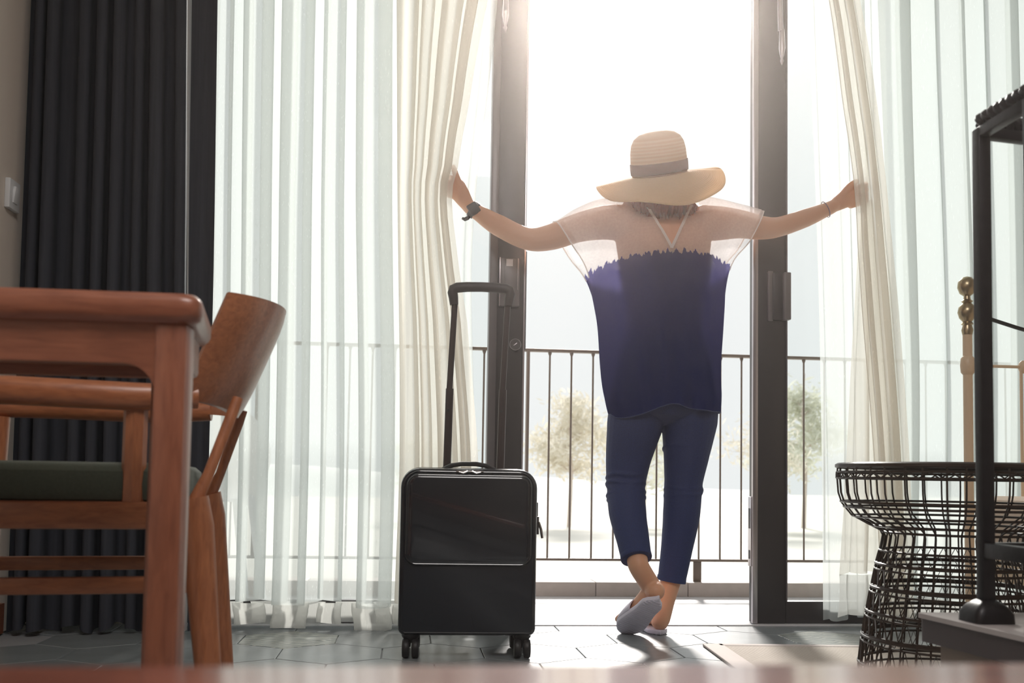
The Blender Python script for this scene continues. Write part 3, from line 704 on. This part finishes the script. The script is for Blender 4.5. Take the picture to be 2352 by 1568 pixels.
rope(P1, P2, 1.138, turns=4).build('rope_bar', 'iron', ir); rope(P2, P4, 1.138, turns=10).build('rope_bar', 'iron', ir)
rope(P1, P3, 1.138, turns=10).build('rope_bar', 'iron', ir); rope(P3, P4, 1.138, turns=5).build('rope_bar', 'iron', ir)
bar(P1, P2, 1.108, 1.127, .02).build('top_plate', 'iron', ir); bar(P1, P3, 1.108, 1.127, .02).build('top_plate', 'iron', ir); bar(P2, P4, 1.108, 1.127, .02).build('top_plate', 'iron', ir)
bar(P1, P2, .366, .392, .02).build('lower_bar', 'iron', ir); bar(P1, P3, .366, .392, .02).build('lower_bar', 'iron', ir); bar(P2, P4, .366, .392, .02).build('lower_bar', 'iron', ir)

# ------------------------------------------------------------------ polished table edge the picture is taken from
lt = thing('low_table', 'polished brown wooden table top in the blurred foreground', 'table', (.2, .2, 0))
MB().box((.2, .06, .3685), (2.2, .98, .044), .012, seg=4).build('tabletop', 'lowtable', lt)
for x in (-.8, 1.2):
    for y in (-.35, .47): MB().box((x, y, .172), (.06, .06, .344), .006).build('leg', 'lowtable', lt)

# ------------------------------------------------------------------ woman at the window
WO = (.83, 3.18, 0)
wm = thing('person', 'person in sun hat and dip-dyed blouse parting the curtains, seen from behind', 'person', WO)
def remeshed(mb, name, mat, parent, voxel, smooth=4):
    o = mb.build(name, mat, parent, smooth=180)
    r = o.modifiers.new('r', 'REMESH'); r.mode = 'VOXEL'; r.voxel_size = voxel; r.use_smooth_shade = True
    if smooth: s_ = o.modifiers.new('s', 'SMOOTH'); s_.iterations = smooth; s_.factor = .5
    dg = bpy.context.evaluated_depsgraph_get(); ev = o.evaluated_get(dg)
    me = bpy.data.meshes.new_from_object(ev); o.modifiers.clear(); old = o.data; o.data = me; bpy.data.meshes.remove(old)
    me.polygons.foreach_set('use_smooth', [True]*len(me.polygons))
    if not me.materials: me.materials.append(M[mat])
    return o
b = MB(); yb = 3.20
def ell_ring(cx, cy, z, rx, ry, n=28): return [(cx+rx*cos(2*pi*k/n), cy+ry*sin(2*pi*k/n), z) for k in range(n)]
b.rings([ell_ring(cx, yb, z, rx, ry) for cx, z, rx, ry in ((.835, .76, .140, .095), (.835, .80, .150, .10), (.835, .88, .135, .098), (.835, .98, .122, .090), (.833, 1.08, .128, .092), (.831, 1.18, .145, .10), (.830, 1.26, .158, .096), (.829, 1.32, .165, .082), (.826, 1.355, .130, .068), (.822, 1.385, .072, .058), (.818, 1.42, .052, .054), (.814, 1.47, .050, .054))])
# head with face, turned to the view outside
b.ell((.812, 3.225, 1.515), (.073, .088, .105)); b.ell((.812, 3.262, 1.470), (.050, .058, .055)); b.ell((.812, 3.318, 1.508), (.010, .014, .020)); b.ell((.812, 3.305, 1.432), (.022, .018, .018))
for s in (-1, 1): b.ell((.812+s*.074, 3.22, 1.505), (.010, .018, .030))
# arms
b.limb([(.70, 3.2, 1.335), (.63, 3.205, 1.335), (.545, 3.22, 1.318), (.46, 3.24, 1.288), (.384, 3.255, 1.283), (.29, 3.28, 1.330), (.225, 3.295, 1.372), (.188, 3.305, 1.398)], [.062, .056, .048, .043, .037, .036, .027, .023])
b.limb([(.96, 3.2, 1.345), (1.03, 3.205, 1.350), (1.10, 3.215, 1.352), (1.18, 3.24, 1.350), (1.25, 3.26, 1.362), (1.35, 3.285, 1.402), (1.425, 3.30, 1.436), (1.462, 3.305, 1.455)], [.062, .056, .047, .040, .034, .032, .025, .022])
# left hand closing on the curtain edge
b.limb([(.186, 3.305, 1.402), (.163, 3.306, 1.436), (.148, 3.302, 1.462)], [.023, .031, .030], flat=.62)
b.limb([(.160, 3.300, 1.425), (.152, 3.288, 1.470), (.142, 3.282, 1.500), (.136, 3.285, 1.522)], [.016, .013, .0105, .009])
for k, (dz, ln) in enumerate(((.030, .9), (.010, 1.0), (-.010, .96), (-.028, .8))):
    z = 1.458 + dz
    b.limb([(.146, 3.312, z), (.125-.004*ln, 3.312, z+.006), (.104+.012*(1-ln), 3.298, z+.008), (.108, 3.275, z+.004), (.118, 3.266, z)], [.0115, .010, .0092, .0085, .0075], seg=10)
# right hand closing behind the other curtain
b.limb([(1.462, 3.305, 1.455), (1.498, 3.308, 1.478), (1.525, 3.305, 1.494)], [.022, .030, .029], flat=.62)
b.limb([(1.492, 3.300, 1.492), (1.513, 3.288, 1.522), (1.536, 3.284, 1.540)], [.015, .0125, .0095])
for k, (dz, ln) in enumerate(((.030, .9), (.010, 1.0), (-.010, .96), (-.028, .8))):
    z = 1.490 + dz
    b.limb([(1.528, 3.312, z), (1.552+.004*ln, 3.312, z+.008), (1.572-.012*(1-ln), 3.298, z+.012), (1.568, 3.277, z+.010), (1.557, 3.268, z+.006)], [.0115, .010, .0092, .0085, .0075], seg=10)
# lower legs and feet
dH = Vector((.765, 3.005, .132)); dT = Vector((.705, 3.188, .010)); dy = (dT-dH).normalized(); wv_ = Vector((.93, .09, -.36)); wv_ = (wv_-dy*wv_.dot(dy)).normalized(); nv_ = wv_.cross(dy).normalized()
def LP(x, y, z): return dH + wv_*x + dy*y + nv_*z
b.limb([(.7145, 3.066, .266), (.717, 3.056, .248), (.722, 3.045, .222), LP(-.004, .035, .060), LP(0, .012, .034)], [.026, .033, .032, .031, .030])
b.limb([LP(0, .035, .055), LP(0, .09, .038), LP(0, .15, .026), LP(.0, .19, .022)], [.028, .029, .030, .022])
for k in range(5): b.limb([LP(-.030+.015*k, .165, .020), LP(-.034+.017*k, .205-.006*abs(k-1), .014)], [.011, .009 if k else .012], seg=10)
b.limb([(.864, 3.197, .19), (.860, 3.195, .165), (.842, 3.185, .105), (.828, 3.180, .060), (.822, 3.176, .042)], [.028, .034, .0295, .031, .030])
b.limb([(.826, 3.195, .065), (.82, 3.25, .050), (.816, 3.31, .040), (.814, 3.355, .036)], [.028, .029, .030, .020])
for k in range(5): b.limb([(.784+.015*k, 3.33, .034), (.780+.017*k, 3.372-.006*abs(k-2), .030)], [.011, .0095], seg=10)
body = remeshed(b, 'body', 'skin', wm, .0042, 3)
for s in (-1, 1):
    e_ = MB().ell((.812+s*.028, 3.300, 1.520), (.011, .009, .008), 12, 8).build('eye', 'eye', wm)
    MB().ell((.812+s*.028, 3.306, 1.520), (.005, .004, .005), 10, 6).build('iris', 'iris', e_)
MB().ell((.812, 3.313, 1.462), (.020, .007, .006), 12, 8).build('mouth', 'lip', wm)

# hair: bob under the hat
hm = MB(); rng = random.Random(4)
hm.lathe([(.02, .098), (.05, .09), (.068, .06), (.072, .02), (.072, -.03), (.080, -.065), (.092, -.10), (.086, -.135)], 28, (.812, 3.212, 1.515))
for k in range(170):
    a = radians(rng.uniform(168, 372)); r0 = rng.uniform(.086, .098); zb_ = rng.uniform(1.325, 1.362) + .018*abs(cos(a))
    c = Vector((.812, 3.208, 0)); d = Vector((cos(a), sin(a)*1.02, 0)); fl = rng.uniform(.88, 1.06)*(1.16 if cos(a) > .75 else 1)
    e_ = d*r0*fl + Vector((.006*rng.gauss(0, 1), 0, 0))
    hm.tube([c+d*.054+Vector((0, 0, 1.535)), c+d*.064+Vector((0, 0, 1.480)), c+d*r0*1.02+Vector((0, 0, 1.412)), c+e_*1.08+Vector((0, 0, (zb_+1.412)/2-.004)), c+e_*1.03+Vector((0, 0, zb_))], [.006, .011, .011, .008, .0015], 6)
hm.build('hair', 'hair', wm, smooth=180)

# straw hat: crown, ribbon, wide wavy brim
ht = bpy.data.objects.new('sun_hat', None); COL.objects.link(ht); ht.parent = wm
ht.location = Vector((.814, 3.195, 1.508)) - Vector(WO)
ht.rotation_euler = (radians(20), radians(-11), 0)
ORIG[ht.name] = Vector((0, 0, 0))
hp = [(.0905, -.004), (.092, .01), (.0925, .04), (.091, .07), (.086, .095), (.076, .113), (.058, .126), (.035, .132), (.012, .1335), (.0005, .1335)]
mb = MB().lathe(hp, 56)
def brim(u, v, o=0):
    a = 2*pi*u; r = .089 + v*(.118 + .006*cos(2*a)); rear = max(0, -sin(a))
    z = -.004 - v**1.4*(.020 + .070*rear**1.6 + .045*max(0, sin(a))**1.6) + v*v*(.012*sin(3*a+.6) + .006*sin(5*a)) + o
    return (r*cos(a), r*sin(a), z)
mb.grid(lambda u, v: brim(u, v), 96, 16)
straw = mb.build('straw_body', 'straw', ht, smooth=180)
so_ = straw.modifiers.new('t', 'SOLIDIFY'); so_.thickness = .002
MB().lathe([(.0930, .001), (.0948, .002), (.0955, .018), (.0950, .036), (.0935, .037)], 56).build('ribbon', 'band', ht, smooth=180)

# jeans
j = MB()
j.rings([ell_ring(.833, yb, z, rx, ry) for z, rx, ry in ((.672, .03, .04), (.685, .10, .075), (.70, .145, .10), (.725, .172, .116), (.75, .179, .121), (.80, .172, .118), (.90, .150, .105), (.96, .135, .098))])
def leg(pts):
    j.tube([p for p in LSUB([q[:3] for q in pts])], LRAD([q[3] for q in pts]), 24)
def LSUB(p):
    P = [Vector(q) for q in p]; out = []
    for i in range(len(P)-1):
        p0 = P[max(i-1, 0)]; p1 = P[i]; p2 = P[i+1]; p3 = P[min(i+2, len(P)-1)]
        for k in range(8):
            t = k/8; out.append(.5*((2*p1)+(p2-p0)*t+(2*p0-5*p1+4*p2-p3)*t*t+(3*p1-p0-3*p2+p3)*t**3))
    return out + [P[-1]]
def LRAD(r): return [r[i]*(1-k/8)+r[i+1]*k/8 for i in range(len(r)-1) for k in range(8)] + [r[-1]]
leg([(.752, 3.2, .74, .098), (.738, 3.205, .66, .090), (.722, 3.215, .56, .074), (.713, 3.205, .47, .062), (.708, 3.155, .385, .060), (.712, 3.10, .31, .052), (.7150, 3.056, .248, .0465)])
leg([(.918, 3.2, .74, .098), (.920, 3.2, .68, .092), (.912, 3.2, .58, .075), (.903, 3.2, .49, .0625), (.895, 3.195, .38, .060), (.880, 3.195, .27, .051), (.864, 3.197, .166, .0445)])
for cx, cy, z, r in ((.714, 3.210, .505, .0665), (.712, 3.207, .478, .0655), (.712, 3.203, .462, .0645), (.711, 3.197, .446, .064), (.711, 3.19, .430, .063), (.903, 3.2, .462, .0635), (.902, 3.199, .45, .063), (.912, 3.2, .60, .079)):
    ph = random.uniform(0, 6); j.tube([(cx+r*.94*cos(a*pi/12), cy+r*.94*sin(a*pi/12), z+.008*sin(a*pi/12+ph)+.004*sin(a*pi/4+ph)) for a in range(24)], .0062, 8, closed=True)
jeans = remeshed(j, 'jeans', 'denim', wm, .0042, 2)
for c_, ax, r in (((.7148, 3.060, .2535), (-.003, .044, .062), .0455), ((.8645, 3.197, .172), (.016, -.002, .104), .0440)):
    ax = Vector(ax).normalized(); e1 = ax.cross(Vector((0, 1, 0))).normalized(); e2 = ax.cross(e1); c_ = Vector(c_)
    MB().rings([[c_ + ax*h_ + (e1*cos(a*pi/16)+e2*sin(a*pi/16))*(r+o_) for a in range(32)] for h_, o_ in ((-.006, -.003), (-.007, .002), (-.003, .0035), (.008, .003), (.012, .0005))], cap=False).build('cuff', 'denim', jeans)

# blouse: two sheets joined at the shoulders, open sleeves
Lz = [(0, (.651, .690)), (.12, (.640, .76)), (.35, (.621, .90)), (.55, (.603, 1.03)), (.72, (.574, 1.156)), (.86, (.520, 1.238)), (1, (.462, 1.330))]
Rz = [(0, (1.018, .716)), (.12, (1.026, .78)), (.35, (1.029, .92)), (.55, (1.034, 1.05)), (.72, (1.050, 1.20)), (.86, (1.110, 1.285)), (1, (1.166, 1.398))]
def l2(pts, t): return (interp([(a, p[0]) for a, p in pts], t), interp([(a, p[1]) for a, p in pts], t))
TOP = [(0, 0), (.1, .038), (.2, .062), (.3, .068), (.42, .062), (.5, .062), (.58, .062), (.7, .058), (.8, .044), (.9, .020), (1, 0)]
HEM = [(0, 0), (.1, -.004), (.25, .006), (.4, .024), (.5, .030), (.62, .016), (.8, .004), (1, 0)]
def panel(s, t, side):
    a, b_ = l2(Lz, t), l2(Rz, t); x = a[0]+(b_[0]-a[0])*s; z = a[1]+(b_[1]-a[1])*s
    z += interp(TOP, s)*max(0, (t-.5)/.5)**2 + interp(HEM, s)*max(0, 1-t/.25)
    e = 2*s-1
    body_ = interp([(0, .128), (.2, .128), (.5, .118), (.7, .118), (.85, .105), (.94, .075), (1, .012)], t)
    prof_ = (1-abs(e)**2.6)**.6
    arm = .070*max(0, min(1, (t-.6)/.2))*interp([(0, 1), (.93, 1), (.98, .75), (1, .1)], t)*(1 if abs(e) < .97 else .8)
    d = max(body_*prof_, arm) if abs(e) > .45 else body_*prof_
    d += .006*sin(17*s+3*t)*(1-t)*min(1, 6*min(s, 1-s)) + .0045*sin(34*s-5*t+1)*(1-t) + .004*sin(9*t+26*s)
    y = yb + side*max(.004, d) + .008*abs(e)**1.5*max(0, (t-.6)/.4)
    x += .006*sin(11*t+2)*abs(e)*(1-t)
    return (x, y, z)
NS, NT = 110, 110
def vcut(x, z, zv, x0): return z > zv and abs(x-x0) < (z-zv)*.50
mb = MB(); vs = []; fs = []
for side, zv, x0 in ((-1, 1.232, .826), (1, 1.28, .826)):
    o_ = len(vs)
    for jj in range(NT+1):
        for ii in range(NS+1): vs.append(panel(ii/NS, jj/NT, side))
    for jj in range(NT):
        for ii in range(NS):
            q = [o_+jj*(NS+1)+ii, o_+jj*(NS+1)+ii+1, o_+(jj+1)*(NS+1)+ii+1, o_+(jj+1)*(NS+1)+ii]
            c = [sum(vs[k][m_] for k in q)/4 for m_ in (0, 2)]
            if vcut(c[0], c[1], zv, x0) or ((c[0]-.818)/.112)**2 + ((c[1]-1.392)/.062)**2 < 1: continue
            fs.append(tuple(q))
K = (NS+1)*(NT+1)
for jj in range(int(NT*.70)):            # side seams below the armholes
    for ii in (0, NS):
        q = (jj*(NS+1)+ii, (jj+1)*(NS+1)+ii, (jj+1)*(NS+1)+ii+K, jj*(NS+1)+ii+K); fs.append(q)
for ii in range(NS):                     # shoulder seam
    q = (NT*(NS+1)+ii, NT*(NS+1)+ii+1, NT*(NS+1)+ii+1+K, NT*(NS+1)+ii+K)
    x = vs[q[0]][0]
    if abs(x-.818) > .110: fs.append(q)
mb.add(vs, fs)
bl = mb.build('blouse', 'blouse', wm, smooth=180)
bl['label'] = 'sheer white and dip-dyed navy blouse'
def on_back(x, z):
    """point on the back sheet nearest to x, z"""
    best = None
    for jj in range(40, NT+1, 2):
        for ii in range(20, NS-20, 2):
            p = vs[jj*(NS+1)+ii]; d = (p[0]-x)**2 + (p[2]-z)**2
            if best is None or d < best[0]: best = (d, p[1])
    return best[1]
tr_ = MB()
for s in (-1, 1):
    pts = [(.826+s*((z-1.232)*.50), z) for z in [1.230+.012*k for k in range(14)]]
    l1 = []
    for x, z in pts: y = on_back(x, z) - .003; l1.append([(x-.005, y, z), (x+.005, y, z), (x+.005, y-.001, z), (x-.005, y-.001, z)])
    tr_.rings(l1)
tr_.build('neck_trim', 'trim', bl)
def hem_pts(f_): return [Vector(panel(k/60, f_, -1)) for k in range(61)] + [Vector(panel(k/60, f_, 1)) for k in range(60, -1, -1)]
MB().tube(hem_pts(0), .0022, 6, closed=True).build('hem', 'denim', bl)
for edge in (0, 1):                      # rolled sleeve edges
    pts = [Vector(panel(edge, t, -1)) for t in [.70+.3*k/14 for k in range(15)]] + [Vector(panel(edge, t, 1)) for t in [1-.3*k/14 for k in range(15)]]
    MB().tube(pts, .0020, 6).build('sleeve_edge', 'trim', bl)

# watch and bracelet
def frame_at(c, d): d = Vector(d).normalized(); a = d.cross(Vector((0, 1, 0))).normalized(); return Vector(c), d, a, Vector((0, 1, 0))
c, d, a, q = frame_at((.207, 3.300, 1.384), (-.066, .0, .045))
wt = MB().rings([[c + d*e + (a*cos(2*pi*k/28)+q*sin(2*pi*k/28))*r for k in range(28)] for e, r in ((-.011, .0255), (-.010, .0285), (.010, .0280), (.011, .0250))], cap=False).build('wrist_watch', 'watch', wm, smooth=60)
cc = c + a*.0 - q*.026
MB().box(tuple(c - q*.029 + a*.004), (.036, .010, .040), .004, rot=(0, radians(-34), 0)).build('watch_case', 'watch', wt)
MB().tube([c - a*(-.024), c + a*.0345 - q*.004 - d*.0, c + a*.044 - d*(-.006), c + a*.046 + d*.016], [.006, .007, .007, .004], 8, flat=.5).build('strap_end', 'watch', wt)
c, d, a, q = frame_at((1.432, 3.302, 1.441), (.08, .02, .04))
br = MB().tube([c + (a*cos(2*pi*k/32)+q*sin(2*pi*k/32))*.0285 + d*.004*sin(2*pi*k/32) for k in range(32)], .0017, 6, closed=True).build('bracelet', 'bracelet', wm)

# slippers
def slipper(Pf, nm):
    out = []
    for k in range(36):
        t = 2*pi*k/36; y = .118 - .128*cos(t); wd_ = interp([(-.01, .0), (.03, .031), (.08, .033), (.16, .044), (.2, .042), (.235, .022), (.246, .0)], y)
        x = sin(t); out.append((math.copysign(max(wd_, .002), x) if abs(x) > 1e-6 else 0, y))
    mb = MB().rings([[Pf(x*sc_, .118+(y-.118)*sc_, z) for x, y in out] for z, sc_ in ((-.012, .95), (-.010, 1.0), (.0, 1.01), (.003, .99))])
    sl_ = mb.build(nm, 'slipper', wm, smooth=50)
    def strap(u, v):
        y = .115 + .115*u; w0 = interp([(.1, .040), (.16, .045), (.2, .042), (.235, .026)], y); a_ = pi*v
        return Pf(-w0*cos(a_)*1.02, y, .056*sin(a_)**.8*(1-.55*u*u))
    st_ = MB().grid(strap, 12, 16).build('strap', 'slipper', sl_, smooth=180)
    m_ = st_.modifiers.new('t', 'SOLIDIFY'); m_.thickness = .004
    mb2 = MB()
    for k in range(22):                   # ribbed sole
        y = .008 + .0103*k; w0 = interp([(-.01, .0), (.03, .031), (.08, .033), (.16, .044), (.2, .042), (.235, .022), (.246, .0)], y)*.90
        mb2.tube([Pf(-w0, y, -.0122), Pf(w0, y, -.0122)], .0014, 5)
    mb2.build('sole_ribs', 'slipper', sl_)
    return sl_
slipper(lambda x, y, z: LP(x, y-.01, z), 'slipper')
slipper(lambda x, y, z: Vector((.815+x, 3.150+y, .013+z)), 'slipper')

# ------------------------------------------------------------------ fill lamp added at the ceiling, out of view, to brighten the room
cl = thing('fill_lamp', 'added round lamp, out of view, filling light into the room', 'lamp', (.3, .2, ZC))
MB().lathe([(.80, 0), (.82, -.02), (.81, -.05), (.78, -.06), (.001, -.06)], 32, (.3, .2, ZC)).build('shade', 'whiteplastic', cl)
ld = bpy.data.lights.new('fill_lamp_light', 'AREA'); ld.shape = 'SQUARE'; ld.size = 1.1; ld.energy = 48; ld.color = (1, .95, .92)
lo = bpy.data.objects.new('fill_lamp_light', ld); COL.objects.link(lo); lo.location = (.3, .2, ZC-.07)

# ------------------------------------------------------------------ scattering volume added to imitate veiling haze in the air of the room
def glare():
    m = bpy.data.materials.new('glare_veil'); m.use_nodes = True; N = m.node_tree.nodes; L = m.node_tree.links
    N.remove(N['Principled BSDF']); v = N.new('ShaderNodeVolumeScatter'); v.inputs['Density'].default_value = .0115; v.inputs['Anisotropy'].default_value = .89
    v.inputs['Color'].default_value = (1, .90, .84, 1)
    L.new(v.outputs[0], N['Material Output'].inputs['Volume'])
    o = MB().bx(XL+.004, XR-.004, YB+.004, YD-.035, .0, ZC-.066).build('glare_veil', m, smooth=0); o['kind'] = 'stuff'
    o['label'] = 'unseen volume added for sun haze filling the air of the room'; o['category'] = 'glare'
glare()
